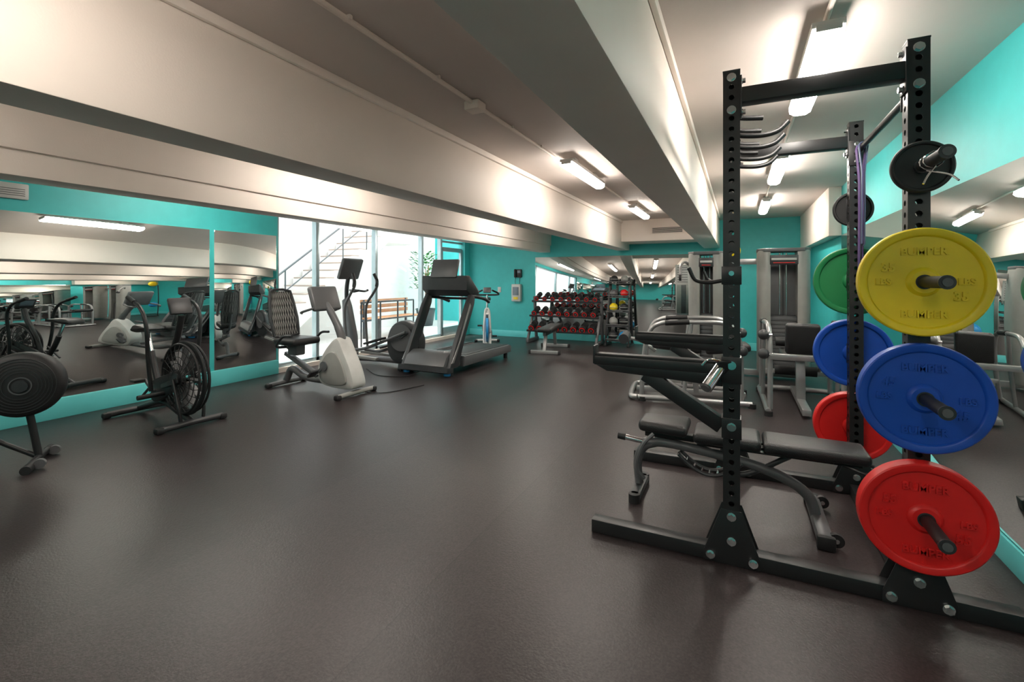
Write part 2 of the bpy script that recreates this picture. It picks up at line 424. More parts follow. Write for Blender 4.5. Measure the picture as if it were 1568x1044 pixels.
# ---------------------------------------------------------------- power rack
def perf_post(g, part, m, x, y, z0, z1, w=0.076, pitch=0.0508, r=0.0135, depth=0.004):
    n = int((z1-z0)/pitch); h = (z1-z0)/n; hw = w/2
    V = []; F = []
    for face in range(4):
        R = Matrix.Rotation(face*pi/2, 3, 'Z')
        for i in range(n):
            zc = z0+h*(i+.5); o = len(V)
            for k in range(8):
                a = k*pi/4; cx, sx = math.cos(a), math.sin(a)
                ox = 0 if abs(cx) < .1 else math.copysign(hw, cx); oz = 0 if abs(sx) < .1 else math.copysign(h/2, sx)
                for (px, pz, d) in ((ox, oz, 0), (r*cx, r*sx, 0), (r*cx, r*sx, depth)):
                    q = R @ Vector((px, -hw+d, 0)); V.append((x+q.x, y+q.y, zc+pz))
            for k in range(8):
                k2 = (k+1) % 8
                F.append((o+k*3, o+k2*3, o+k2*3+1, o+k*3+1)); F.append((o+k*3+1, o+k2*3+1, o+k2*3+2, o+k*3+2))
    g.add(part, m, V, F)
    g.box(part, m, (x, y, z1+0.003), (w+0.004, w+0.004, 0.008), bev=0.002)

def bolt(g, p, ax, r=0.017, m='chrome'):
    p = Vector(p); ax = Vector(ax)
    g.cyl('bolts', m, p, p+ax*0.004, r*1.25, seg=16)
    g.cyl('bolts', m, p+ax*0.004, p+ax*0.016, r, seg=6)

RX, RY = 0.33, 3.165
hx, hy = 0.36, 0.585
g = G('power_rack', (RX, RY, 0))
HT = 2.42
for i, (sx, sy) in enumerate(((-1, -1), (1, -1), (-1, 1), (1, 1))):
    perf_post(g, 'post_%d' % (i+1), 'black', sx*hx, sy*hy, 0.07, HT)
for sy in (-1, 1):
    y = sy*hy
    g.box('base_runner', 'black', ((-1.065+0.70)/2, y, 0.036), (1.765, 0.076, 0.07), bev=0.005)
    for x in (-hx, hx):
        for s2 in (-1, 1):
            yy = y+s2*0.041
            g.prism('gussets', 'black', [(x-.125, .003), (x+.125, .003), (x+.125, .055), (x+.046, .27), (x-.046, .27), (x-.125, .055)], yy-.003, yy+.003, bev=0.001)
            for bx, bz in ((-.095, .035), (.095, .035), (0, .12), (0, .24)):
                bolt(g, (x+bx, yy+s2*.003, bz), (0, s2, 0))
    # top side bars
    g.box('top_bar', 'black', (0, y, 2.30), (2*hx-0.076, 0.076, 0.076), bev=0.005)
    for x in (-hx, hx):
        s = 1 if x < 0 else -1
        g.box('flanges', 'black', (x+s*0.042, y, 2.30), (0.008, 0.085, 0.19), bev=0.002)
        for z in (2.23, 2.385 if x > 0 else 2.39): bolt(g, (x, y+sy*.038, z), (0, sy, 0))
        for z in (2.225, 2.38): bolt(g, (x+s*0.046, y, z), (s, 0, 0), 0.013)
    # spotter arms (front, toward -x)
    g.box('spotter_arm', 'black', (-hx-0.36, y, 0.955), (0.66, 0.076, 0.05), bev=0.004)
    g.box('spotter_arm', 'rubber', (-hx-0.36, y, 0.986), (0.64, 0.06, 0.014), bev=0.003)
    g.box('spotter_arm', 'black', (-hx-0.69, y, 0.985), (0.012, 0.076, 0.10), bev=0.002)
    g.prism('spotter_arm', 'black', [(-hx-.68, .93), (-hx-.04, .93), (-hx-.04, .87), (-hx-.40, .89), (-hx-.62, .90)], y-.034, y+.034, bev=0.002)
    g.bar('spotter_brace', 'black', (-hx-.42, y, .90), (-hx-.045, y, .67), .06, .075)
    g.box('spotter_brace', 'black', (-hx, y, 0.955), (0.09, 0.092, 0.13), bev=0.003)
    g.box('spotter_brace', 'black', (-hx, y, 0.67), (0.09, 0.092, 0.10), bev=0.003)
    bolt(g, (-hx, y+sy*.046, .98), (0, sy, 0)); bolt(g, (-hx, y+sy*.046, .68), (0, sy, 0))
    # J hooks
    g.box('j_hook', 'black', (-hx, y, 1.42), (0.09, 0.09, 0.09), bev=0.003)
    g.tube('j_hook', 'black', [(-hx-.04, y-.0, 1.395), (-hx-.11, y, 1.385), (-hx-.17, y, 1.40), (-hx-.20, y, 1.46)], 0.010)
    g.cyl('j_hook', 'chrome', (-hx, y+sy*.04, 1.43), (-hx, y+sy*.075, 1.43), 0.012)
    # plate storage pegs on rear posts
    for z in (1.87, 1.39, 0.91, 0.42):
        g.cyl('plate_pegs', 'rubber', (hx, y+sy*.038, z), (hx, y+sy*.33, z), 0.0235)
        g.cyl('plate_pegs', 'darkgrey', (hx, y+sy*.33, z), (hx, y+sy*.338, z), 0.0265)
        g.cyl('plate_pegs', 'midgrey', (hx, y+sy*.338, z), (hx, y+sy*.343, z), 0.016)
        g.box('plate_pegs', 'black', (hx, y+sy*.042, z), (0.08, 0.008, 0.13), bev=0.002)
# rear cross members
g.box('rear_crossmember', 'black', (hx, 0, 0.036), (0.076, 2*hy-.076, 0.07), bev=0.005)
# rear round pull-up bar
g.cyl('rear_pull_up_bar', 'black', (hx, -hy+.04, 2.22), (hx, hy-.04, 2.22), 0.017)
for s in (-1, 1):
    g.box('rear_pull_up_bar', 'black', (hx, s*(hy-.043), 2.22), (0.085, 0.01, 0.16), bev=0.002)
    for z in (2.165, 2.275): bolt(g, (hx, s*(hy-.048), z), (0, -s, 0), 0.012)
# front multi-grip pull-up assembly
g.cyl('multi_grip_bar', 'black', (-hx, -hy+.04, 2.20), (-hx, hy-.04, 2.20), 0.017)
g.cyl('multi_grip_bar', 'black', (-hx+.0, -hy+.04, 2.30), (-hx, hy-.04, 2.30), 0.016)
for yy in (-0.30, -0.05, 0.25, 0.48):
    g.tube('multi_grip_handle', 'black', [(-hx, yy, 2.20), (-hx+.06, yy, 2.185), (-hx+.15, yy+.01, 2.18), (-hx+.22, yy+.03, 2.20), (-hx+.27, yy+.05, 2.25)], 0.0145)
    g.tube('multi_grip_handle', 'black', [(-hx, yy, 2.30), (-hx+.06, yy+.01, 2.285), (-hx+.15, yy+.03, 2.28)], 0.0145)
# chrome landmine sleeve on near front upright
g.cyl('barbell_sleeve', 'chrome', (-hx-.045, -hy-.02, 0.97), (-hx-.11, -hy-.14, 0.88), 0.030)
g.cyl('barbell_sleeve', 'midgrey', (-hx-.11, -hy-.14, 0.88), (-hx-.113, -hy-.145, 0.876), 0.022)
g.box('barbell_sleeve', 'black', (-hx-.04, -hy-.03, .975), (.06, .06, .07), rot=(.3, 0, 0.4))
g.tube('barbell_sleeve', 'chrome', [(-hx-.05, -hy-.06, 1.0), (-hx-.10, -hy-.10, 1.01), (-hx-.13, -hy-.10, .98)], .006, seg=8)
g.done()

# ---- weight plates
def plate(m, z, sy, R=0.225, th=0.055, text='45', gap=0.052):
    y = RY+sy*(hy+gap+th/2)
    g = G('weight_plate', (RX+hx, y, z), rz=0 if sy < 0 else pi)
    t = th/2; k = R/0.225; dp = 0.011
    prof = [(0.026, -t-.004), (0.046*k, -t-.004), (0.050*k, -t), (0.056*k, -t+0.004), (0.060*k, -t+dp), (0.188*k, -t+dp), (0.192*k, -t+0.003),
            (0.197*k, -t), (R-0.006, -t), (R-0.001, -t+0.004), (R, -t+0.01), (R, t-0.01), (R-0.001, t-0.004), (R-0.006, t), (0.197*k, t), (0.192*k, t-0.003),
            (0.188*k, t-dp), (0.060*k, t-dp), (0.056*k, t-0.004), (0.046*k, t+.002), (0.026, t+.002)]
    g.rev('disc', m, prof, (0, 0, 0), axis=(0, 1, 0), seg=72, close=True)
    g.rev('hub_sleeve', 'darkgrey', [(0.0245, -t-.006), (0.030, -t-.006), (0.030, t+.004), (0.0245, t+.004)], (0, 0, 0), axis=(0, 1, 0), seg=32, close=True)
    root = g.done()
    if R > 0.15:
        for (tx, tz, s, body, rt) in ((-0.118, 0.06, 0.05, text, 1.1), (-.135, 0.0, 0.036, 'LBS', 1.57), (0.118, -0.06, 0.05, text, 1.1), (.135, 0.0, 0.036, 'LBS', -1.57), (0.0, 0.125, 0.062, 'BUMPER', 0), (0.0, -0.135, 0.055, 'BUMPER', 0)):
            if abs(rt) > 0.1: rt = 0
            if body == 'BUMPER': s = 0.042
            if body == 'LBS': tz += -0.0 if tx < 0 else 0.0
            cu = bpy.data.curves.new('plate_lettering', 'FONT'); cu.body = body; cu.size = s; cu.extrude = 0.005; cu.offset = 0.0008
            cu.bevel_depth = 0.0006
            cu.align_x = 'CENTER'; cu.align_y = 'CENTER'; cu.materials.append(M[m])
            o = bpy.data.objects.new('lettering', cu); scene.collection.objects.link(o)
            o.location = (tx, -t+dp-.001, tz); o.rotation_euler = (pi/2, 0, 0); o.parent = root
plate('yellow', 1.39, -1, th=0.05, text='35'); plate('blue', 0.91, -1, th=0.06, text='45'); plate('red', 0.42, -1, th=0.07, text='55')
plate('rubber', 1.87, -1, R=0.108, th=0.03, gap=0.055)
plate('green', 1.39, 1, text='25'); plate('blue', 0.91, 1, th=0.06); plate('red', 0.42, 1, th=0.07); plate('rubber', 1.87, 1, R=0.115, th=0.03)
g = G('spring_collar', (RX+hx, RY-hy-.13, 1.87))
g.tube('coil', 'chrome', [(0.029*math.cos(a*.6), -a*.004, 0.029*math.sin(a*.6)) for a in range(0, 26)], 0.0035, seg=6, smooth=False)
g.tube('lever', 'chrome', [(0, -.09, -.028), (-.03, -.11, -.07), (-.045, -.12, -.10)], 0.004, seg=6)
g.tube('lever', 'chrome', [(0, -.0, -.028), (.05, -.06, -.06), (.07, -.09, -.09)], 0.004, seg=6)
g.done()

# resistance bands looped over the rear pull-up bar
def band(m, y, w, zb, sp):
    g = G('resistance_band', (RX+hx, y, 0), single=False)
    pts = [(math.cos(pi*k/8)*0.021, 2.22+math.sin(pi*k/8)*0.021) for k in range(9)]
    left = [(-0.021+(0.021-sp)*min(1, t*4), 2.22-(2.22-zb)*t) for t in [i/14 for i in range(1, 15)]]
    path = pts+left+[(0, zb-0.012)]+[(-a, b) for a, b in reversed(left)]
    V = []; F = []; n = len(path)
    for i, (px, pz) in enumerate(path):
        o = 0.004 if px >= 0 else -0.004
        sway = 0.012*math.sin(pz*5+y*9)
        for (oy, ox) in ((-w/2, 0), (w/2, 0), (w/2, o), (-w/2, o)):
            V.append((px+ox, oy+sway*(2.22-pz), pz+(abs(ox) if pz > 2.232 else 0)))
    for i in range(n):
        j = (i+1) % n
        for k in range(4):
            k2 = (k+1) % 4; F.append((i*4+k, i*4+k2, j*4+k2, j*4+k))
    g.add('loop', m, V, F); g.done()
band('purple', 3.60, 0.045, 1.46, 0.006); band('navy', 3.53, 0.03, 1.62, 0.005)

# ---- adjustable bench
g = G('adjustable_weight_bench', (0.02, 3.17, 0))
def pad(g, part, x0, x1, w, z, th=0.06, rot=0, w2=None):
    w2 = w2 or w
    b = bmesh.new()
    bmesh.ops.create_cube(b, size=1); bmesh.ops.scale(b, vec=(x1-x0, w, th), verts=b.verts)
    for v in b.verts:
        if v.co.x > 0: v.co.y *= w2/w
    bmesh.ops.bevel(b, geom=b.edges[:], offset=th*.4, segments=3, profile=0.5, affect='EDGES')
    g.bm(part, 'leather', b, Matrix.Translation(((x0+x1)/2, 0, z)) @ Matrix.Rotation(rot, 4, 'Y'))
pad(g, 'seat_pad', -.60, -.30, .22, .465, .07, w2=.29)
pad(g, 'lumbar_pad', -.27, .10, .28, .44, .065)
pad(g, 'back_pad', .11, .62, .28, .435, .065, w2=.25)
g.box('back_frame', 'black', (.17, 0, .385), (.85, .05, .04)); g.box('seat_frame', 'black', (-.42, 0, .40), (.3, .05, .04))
for s in (-1, 1): g.box('back_frame', 'black', (.2, s*.085, .397), (.5, .035, .012))
g.tube('main_rail', 'midgrey', [(-.58, 0, .33), (-.40, 0, .345), (0, 0, .30), (.22, 0, .24), (.34, 0, .16), (.38, 0, .05)], 0.03)
g.tube('front_leg', 'midgrey', [(-.50, 0, .34), (-.58, 0, .30), (-.62, 0, .2), (-.61, 0, .06)], 0.028)
g.box('front_foot', 'darkgrey', (-.61, 0, .03), (.07, .36, .05), bev=.015)
for s in (-1, 1): g.cyl('rubber_feet', 'rubber', (-.61, s*.17, 0.0), (-.61, s*.17, .055), .035)
g.box('rear_foot', 'midgrey', (.39, 0, .04), (.075, .56, .06), bev=.018)
for s in (-1, 1):
    g.box('rubber_feet', 'rubber', (.39, s*.275, .037), (.085, .035, .073), bev=.01)
    g.cyl('transport_wheels', 'rubber', (.44, s*.22, .045), (.44, s*.25, .045), .035); g.cyl('transport_wheels', 'chrome', (.44, s*.212, .045), (.44, s*.256, .045), .012)
for s in (-1, 1):
    pts = [(-.36+.36*t, s*.045, .36-.16*math.sin(pi*(t*.75+.12))) for t in [i/8 for i in range(9)]]
    g.tube('adjustment_arc', 'darkgrey', pts, .012, seg=8)
for i in range(9):
    t = i/8; g.cyl('adjustment_arc', 'chrome', (-.36+.36*t, -.05, .36-.16*math.sin(pi*(t*.75+.12))), (-.36+.36*t, .05, .36-.16*math.sin(pi*(t*.75+.12))), .007, seg=8)
g.tube('strut', 'darkgrey', [(.25, 0, .37), (.05, 0, .24), (-.08, 0, .21)], .016)
g.cyl('front_handle', 'chrome', (-.59, 0, .335), (-.74, 0, .35), .018); g.cyl('front_handle', 'rubber', (-.70, 0, .346), (-.75, 0, .351), .022)
g.tube('side_handle', 'midgrey', [(-.50, -.12, .43), (-.56, -.15, .36), (-.60, -.15, .22), (-.56, -.12, .14)], .013, seg=8)
for s in (-1, 1): g.tube('carry_loop', 'black', [(.50, s*.05, .38), (.60, s*.09, .36), (.66, s*.05, .36), (.66, 0, .36)], .01, seg=8)
g.done()

# ---------------------------------------------------------------- cable towers (behind rack)
def tower(g, x, y, w=0.46, H=1.78):
    s = 'tower_'
    for sgn in (1, -1):
        prof = [(-w/2, y+.16), (-w/2, y-.08), (-w/2+.02, y-.15), (-w/2+.07, y-.19), (-w/2+.12, y-.20), (-w/2+.16, y-.19), (-w/2+.16, y+.16)]
        pr = [(x+sgn*a, b) for a, b in prof]
        g.prism(s+'shroud', 'grey', pr, 0.1, H, bev=.01, plane='xy')
    g.box(s+'back', 'midgrey', (x, y+.12, H/2), (w-.2, .04, H-.1))
    g.prism(s+'cap', 'midgrey', [(x-w/2-.005, y+.17), (x-w/2-.005, y-.09), (x-w/2+.08, y-.205), (x+w/2-.08, y-.205), (x+w/2+.005, y-.09), (x+w/2+.005, y+.17)], H-.02, H+.03, bev=.01, plane='xy')
    g.box(s+'weight_stack', 'darkgrey', (x, y-.02, .5), (w-.32, .16, .8))
    for i in range(14): g.box(s+'weight_stack', 'midgrey', (x, y-.105, .14+i*.055), (w-.33, .006, .045), bev=.001)
    for dx in (-.04, .04): g.cyl(s+'guide_rod', 'chrome', (x+dx, y-.02, .9), (x+dx, y-.02, H-.03), .01)
    g.cyl(s+'cable', 'rubber', (x, y-.02, .9), (x, y-.02, H-.03), .005, seg=6)
    g.box(s+'placard', 'darkgrey', (x, y-.19, H-.13), (w-.30, .01, .13)); g.box(s+'placard', 'offwhite', (x, y-.197, H-.12), (w-.34, .006, .03))
    g.box(s+'placard', 'red', (x, y-.197, H-.17), (w-.38, .006, .012))
g = G('cable_tower_machine', (0.08, 7.55, 0))
tower(g, -0.50, 0, w=.50); tower(g, 0.48, 0, w=.64, H=1.80)
g.box('cross_frame', 'silver', (0, .12, 1.66), (.7, .06, .08)); g.box('cross_frame', 'silver', (0, .12, .06), (1.5, .08, .08))
g.tube('outer_arm', 'silver', [(-.72, -.02, 1.60), (-.80, -.10, 1.66), (-.84, -.25, 1.60), (-.84, -.32, 1.45)], .02)
g.cyl('pulley', 'rubber', (-.855, -.33, 1.43), (-.825, -.33, 1.43), .05)
g.done()

# stand with two exercise balls behind the cable towers (read in the mirror)
g = G('exercise_ball_stand', (-0.10, 9.02, 0))
g.cyl('pole', 'black', (0, .20, .03), (0, .20, 1.82), .018); g.bar('foot', 'black', (-.10, .05, .03), (.10, .05, .03), .04, .04); g.bar('foot', 'black', (0, -.2, .03), (0, .24, .03), .05, .04)
for z in (.58, 1.78):
    g.tube('cradle', 'black', [(.085*math.cos(a), .085*math.sin(a), z) for a in [2*pi*i/24 for i in range(24)]], .008, seg=6, smooth=False, closed=True)
    g.cyl('cradle', 'black', (0, .08, z), (0, .20, z), .009)
g.done()
for z, m in ((.58, 'blueacc'), (1.78, 'yellow')):
    b = G('exercise_ball', (-0.10, 9.02, z+.12))
    b.ball('shell', m, (0, 0, 0), .14, seg=32)
    for k in range(-3, 4):
        zz = k*.032; r = math.sqrt(.14**2-zz*zz)
        b.tube('ribs', m, [(r*math.cos(a), r*math.sin(a), zz) for a in [2*pi*i/32 for i in range(32)]], .002, seg=6, smooth=False, closed=True)
    b.ball('valve', 'offwhite', (0, -.139, 0), .006, seg=8); b.done()

def leg_machine(name, loc, rz, kind):
    g = G(name, loc, rz)
    g.tube('base_frame', 'silver', [(-.60, -.38, .04), (-.68, -.30, .04), (-.68, .30, .04), (-.60, .38, .04)], .032)
    for s in (-1, 1):
        g.tube('base_frame', 'silver', [(-.60, s*.38, .04), (0, s*.36, .045), (.60, s*.34, .04)], .030)
        g.cyl('feet', 'rubber', (-.55, s*.38, 0), (-.55, s*.38, .05), .04); g.cyl('feet', 'rubber', (.6, s*.34, 0), (.6, s*.34, .05), .04)
        g.tube('side_frame', 'silver', [(-.56, s*.36, .05), (-.54, s*.36, .45), (-.48, s*.36, .78), (-.34, s*.36, .90), (.0, s*.35, .92), (.36, s*.33, .90), (.48, s*.32, .70), (.50, s*.32, .05)], .026)
        g.cyl('grips', 'rubber', (-.30, s*.36, .905), (-.04, s*.35, .922), .031)
        g.tube('side_frame', 'silver', [(-.1, s*.36, .05), (-.06, s*.36, .5), (-.02, s*.35, .90)], .022)
    g.bar('cross', 'silver', (.50, -.32, .60), (.50, .32, .60), .06, .06); g.bar('cross', 'silver', (-.50, -.36, .28), (-.50, .36, .28), .05, .05)
    g.bar('spine', 'silver', (-.64, 0, .06), (.58, 0, .06), .08, .06)
    g.bar('seat_post', 'silver', (.05, 0, .06), (.0, 0, .52), .06, .09)
    if kind == 'curl':
        pad(g, 'thigh_pad', -.45, .10, .34, .60, .09, rot=.08); pad(g, 'torso_pad', .14, .62, .34, .60, .09, rot=-.12)
        g.tube('curl_lever', 'silver', [(-.42, .18, .50), (-.60, .18, .62), (-.78, .16, .66)], .022)
        g.cyl('roller_pads', 'rubber', (-.78, -.20, .68), (-.78, .20, .68), .06)
    else:
        pad(g, 'seat_pad', -.35, .12, .38, .55, .09)
        b = bmesh.new(); bmesh.ops.create_cube(b, size=1); bmesh.ops.scale(b, vec=(.09, .32, .34), verts=b.verts)
        bmesh.ops.bevel(b, geom=b.edges[:], offset=.03, segments=3, profile=.5, affect='EDGES')
        g.bm('back_pad', 'leather', b, Matrix.Translation((.20, 0, .76)) @ Matrix.Rotation(.2, 4, 'Y'))
        g.cyl('roller_pads', 'rubber', (-.50, -.22, .30), (-.50, .22, .30), .06); g.cyl('roller_pads', 'rubber', (-.36, -.22, .66), (-.36, .22, .66), .055)
        g.tube('roller_lever', 'silver', [(-.20, .24, .50), (-.40, .25, .45), (-.50, .24, .30)], .02)
    for s in (-1, 1):
        for (px, pz) in ((.49, .82), (.50, .62)):
            g.ball('roller_caps', 'darkgrey', (px, s*.38, pz), .055); g.cyl('roller_axle', 'chrome', (px, s*.3, pz), (px, s*.36, pz), .014)
    g.done()
leg_machine('leg_curl_machine', (-0.50, 6.0, 0), 0.12, 'curl')
leg_machine('leg_extension_machine', (0.62, 6.10, 0), -pi/2, 'ext')

# ---------------------------------------------------------------- cardio
def foot_bar(g, x, L, m='darkgrey'):
    g.tube('feet', m, [(x, -L/2, .035), (x, 0, .04), (x, L/2, .035)], .03)
    for s in (-1, 1): g.box('feet', 'rubber', (x, s*(L/2), .03), (.08, .07, .06), bev=.02)

def air_bike(loc, rz):
    g = G('air_resistance_bike', loc, rz)
    c = (.40, 0, .45); R = .33
    foot_bar(g, .52, .56); foot_bar(g, -.50, .56)
    for s in (-1, 1):
        for r in (R, .27, .21, .15, .09):
            pts = [(c[0]+r*math.cos(a), s*(.075-.03*(r/R)**4), c[2]+r*math.sin(a)) for a in [2*pi*i/36 for i in range(36)]]
            g.tube('fan_cage', 'rubber', pts, .004 if r < R else .011, seg=6, smooth=False, closed=True)
        for i in range(24):
            a = 2*pi*i/24
            g.tube('fan_cage', 'rubber', [(c[0]+.05*math.cos(a), s*.075, c[2]+.05*math.sin(a)), (c[0]+R*.7*math.cos(a+.2), s*.07, c[2]+R*.7*math.sin(a+.2)), (c[0]+R*math.cos(a+.3), s*.046, c[2]+R*math.sin(a+.3))], .003, seg=5)
        g.cyl('fan_hub', 'darkgrey', (c[0], s*.07, c[2]), (c[0], s*.095, c[2]), .055)
    g.tube('fan_rim', 'rubber', [(c[0]+R*math.cos(a), 0, c[2]+R*math.sin(a)) for a in [2*pi*i/40 for i in range(40)]], .03, seg=8, smooth=False, closed=True, flat=.5)
    for i in range(12):
        a = 2*pi*i/12
        g.box('fan_blades', 'midgrey', (c[0]+.17*math.cos(a), 0, c[2]+.17*math.sin(a)), (.22, .06, .004), rot=(.0, -a, 0), bev=0)
    g.tube('frame', 'black', [(.52, 0, .04), (.30, 0, .10), (0, 0, .17), (-.30, 0, .10), (-.50, 0, .04)], .03)
    g.tube('frame', 'black', [(0, 0, .17), (.02, 0, .35), (.12, 0, .6), (.26, 0, .85), (.33, 0, 1.05)], .03)
    g.tube('frame', 'black', [(-.02, 0, .17), (-.16, 0, .45), (-.24, 0, .66)], .028)
    g.cyl('seat_post', 'chrome', (-.22, 0, .62), (-.31, 0, .86), .018)
    g.prism('saddle', 'leather', [(-.50, .87), (-.44, .93), (-.30, .93), (-.16, .91), (-.14, .89), (-.22, .87), (-.42, .85)], -.09, .09, bev=.03, smooth=True)
    for s in (-1, 1):
        g.bar('fork', 'black', (.02, s*.06, .32), (.46, s*.10, .45), .015, .05)
        g.tube('fork', 'black', [(.40, s*.11, .45), (.50, s*.11, .2), (.52, s*.10, .05)], .016)
        g.tube('moving_handle', 'black', [(.20, s*.20, .34), (.19, s*.22, .62), (.20, s*.24, .95), (.12, s*.25, 1.12), (-.06, s*.25, 1.20)], .018)
        g.cyl('grips', 'rubber', (.00, s*.25, 1.18), (-.13, s*.25, 1.225), .022)
        g.tube('linkage', 'darkgrey', [(.20, s*.19, .40), (.08, s*.17, .34), (-.05, s*.16, .26)], .012, seg=8)
        g.cyl('foot_pegs', 'rubber', (.22, s*.10, .30), (.22, s*.32, .30), .022)
        g.bar('crank', 'midgrey', (0, s*.10, .30), (s*.13, s*.11, .30-s*.10), .02, .03)
        g.box('pedals', 'rubber', (s*.13, s*.17, .30-s*.10), (.10, .10, .028), bev=.008)
    g.cyl('crank_axle', 'chrome', (0, -.12, .30), (0, .12, .30), .018)
    g.prism('chain_guard', 'black', [(-.10, .22), (-.12, .33), (-.04, .40), (.15, .46), (.42, .53), (.50, .46), (.44, .38), (.1, .22), (-.02, .18)], -.075, -.045, bev=.008, smooth=True)
    g.box('console', 'darkgrey', (.30, 0, 1.14), (.04, .20, .17), rot=(0, -.4, 0), bev=.015)
    g.box('console', 'screen', (.276, 0, 1.145), (.006, .14, .09), rot=(0, -.4, 0), bev=.001)
    g.done()
air_bike((-5.22, 2.75, 0), -0.05)

# rower
g = G('rowing_machine', (-4.85, 1.62, 0), rz=math.radians(56))   # +x = front (flywheel end), rail runs back
c = (-.02, 0, .61); R = .24
g.rev('flywheel_housing', 'rubber', [(0, -.075), (.05, -.08), (.20, -.078), (R-.01, -.06), (R, -.04), (R+.004, 0), (R, .04), (R-.01, .06), (.20, .078), (.05, .08), (0, .075)], c, axis=(0, 1, 0))
for s in (-1, 1):
    for r in (.10, .12, .14, .16, .18, .20):
        g.tube('vent_rings', 'darkgrey', [(c[0]+r*math.cos(a), s*.081, c[2]+r*math.sin(a)) for a in [2*pi*i/40 for i in range(40)]], .0025, seg=6, smooth=False, closed=True)
    g.cyl('hub', 'darkgrey', (c[0], s*.078, c[2]), (c[0], s*.092, c[2]), .045)
    g.rev('hub_ring', 'midgrey', [(.058, s*.082), (.066, s*.082), (.066, s*.086), (.058, s*.086)], c, axis=(0, 1, 0), close=True)
g.tube('front_leg', 'black', [(.0, 0, .44), (.03, 0, .25), (.06, 0, .05)], .024)
g.tube('front_leg', 'black', [(-.42, 0, .44), (-.18, 0, .22), (.04, 0, .06)], .018)
g.tube('front_foot', 'black', [(.06, -.24, .035), (.06, 0, .045), (.06, .24, .035)], .024)
for s in (-1, 1):
    g.cyl('feet', 'rubber', (.06, s*.20, .03), (.06, s*.27, .03), .032); g.cyl('wheels', 'midgrey', (.11, s*.15, .04), (.11, s*.18, .04), .035)
g.bar('monorail', 'alu', (-.30, 0, .47), (-1.85, 0, .42), .05, .08)
g.bar('monorail', 'black', (-.08, 0, .45), (-.45, 0, .47), .09, .10)
g.bar('rear_leg', 'black', (-1.78, 0, .42), (-1.84, 0, .05), .04, .04); g.tube('rear_leg', 'black', [(-1.84, -.25, .03), (-1.84, 0, .04), (-1.84, .25, .03)], .025)
g.prism('seat', 'leather', [(-1.42, .52), (-1.44, .555), (-1.36, .57), (-1.22, .55), (-1.14, .57), (-1.12, .54), (-1.16, .51)], -.15, .15, bev=.02, smooth=True)
g.box('seat_carriage', 'darkgrey', (-1.28, 0, .49), (.2, .12, .06))
for s in (-1, 1): g.box('footplates', 'darkgrey', (-.52, s*.13, .46), (.03, .12, .30), rot=(0, -.7, 0), bev=.01)
g.cyl('handle', 'rubber', (-.42, -.22, .64), (-.42, .22, .64), .015)
g.tube('monitor_arm', 'black', [(-.18, 0, .60), (-.32, 0, .74), (-.48, 0, .86)], .015); g.box('monitor', 'darkgrey', (-.50, 0, .88), (.04, .18, .18), rot=(0, -.25, 0), bev=.015)
g.done()

# recumbent bike
g = G('recumbent_exercise_bike', (-4.82, 4.33, 0), rz=-0.04)
foot_bar(g, .66, .56, 'grey'); foot_bar(g, -.62, .52, 'midgrey')
g.tube('rail', 'midgrey', [(.45, 0, .16), (.1, 0, .13), (-.25, 0, .14), (-.50, 0, .22), (-.62, 0, .06)], .045)
g.bar('seat_rail', 'midgrey', (.0, 0, .17), (-.62, 0, .42), .07, .05)
g.prism('front_shroud', 'offwhite', [(.14, .13), (.10, .30), (.20, .50), (.36, .66), (.46, .68), (.56, .52), (.68, .30), (.72, .12), (.60, .08), (.30, .08)], -.11, .11, bev=.04, smooth=True)
g.prism('side_cover', 'grey', [(.18, .18), (.17, .32), (.28, .48), (.42, .52), (.54, .40), (.62, .20), (.55, .13), (.30, .12)], -.135, .135, bev=.02, smooth=True)
g.tube('console_mast', 'midgrey', [(.44, 0, .62), (.36, 0, .80), (.22, 0, 1.00), (.13, 0, 1.10)], [.05, .045, .04])
b = bmesh.new(); bmesh.ops.create_cube(b, size=1); bmesh.ops.scale(b, vec=(.07, .42, .32), verts=b.verts)
bmesh.ops.bevel(b, geom=b.edges[:], offset=.03, segments=3, profile=.5, affect='EDGES')
g.bm('console', 'midgrey', b, Matrix.Translation((.11, 0, 1.16)) @ Matrix.Rotation(-.35, 4, 'Y'))
g.box('console_screen', 'screen', (.072, 0, 1.175), (.008, .28, .16), rot=(0, -.35, 0), bev=.002)
for s in (-1, 1): g.tube('console_handles', 'midgrey', [(.16, s*.2, 1.05), (.02, s*.26, 1.00), (-.06, s*.2, .98)], .015)
pad(g, 'seat_cushion', -.62, -.20, .42, .60, .09)
g.box('seat_support', 'midgrey', (-.42, 0, .50), (.18, .14, .18), bev=.02)
def backpt(u, v):
    z = .66+v*.58; w = .20-.05*abs(v-.35)-.05*max(0, v-.7)
    return (-.66-.14*v+.05*(u*u)*1.0, u*w, z)
loop = [backpt(-1, t/8) for t in range(9)]+[backpt(u, 1.04) for u in (-.5, 0, .5)]+[backpt(1, 1-t/8) for t in range(9)]+[backpt(u, -.03) for u in (.5, 0, -.5)]
g.tube('back_frame', 'darkgrey', loop, .018, seg=8, smooth=False, closed=True)
for i in range(-7, 8):
    g.tube('back_mesh', 'grey', [backpt(max(-1, min(1, i/6+(t/8-.5)*.5)), t/8) for t in range(9)], .0035, seg=5, smooth=False)
    g.tube('back_mesh', 'grey', [backpt(max(-1, min(1, i/6-(t/8-.5)*.5)), t/8) for t in range(9)], .0035, seg=5, smooth=False)
V = []; F = []
for j in range(9):
    for i in range(7): q = backpt(-1+i/3, j/8); V.append((q[0]-.004, q[1], q[2]))
for j in range(8):
    for i in range(6): F.append((j*7+i, j*7+i+1, j*7+i+8, j*7+i+7))
g.add('back_web', 'rubber', V, F)
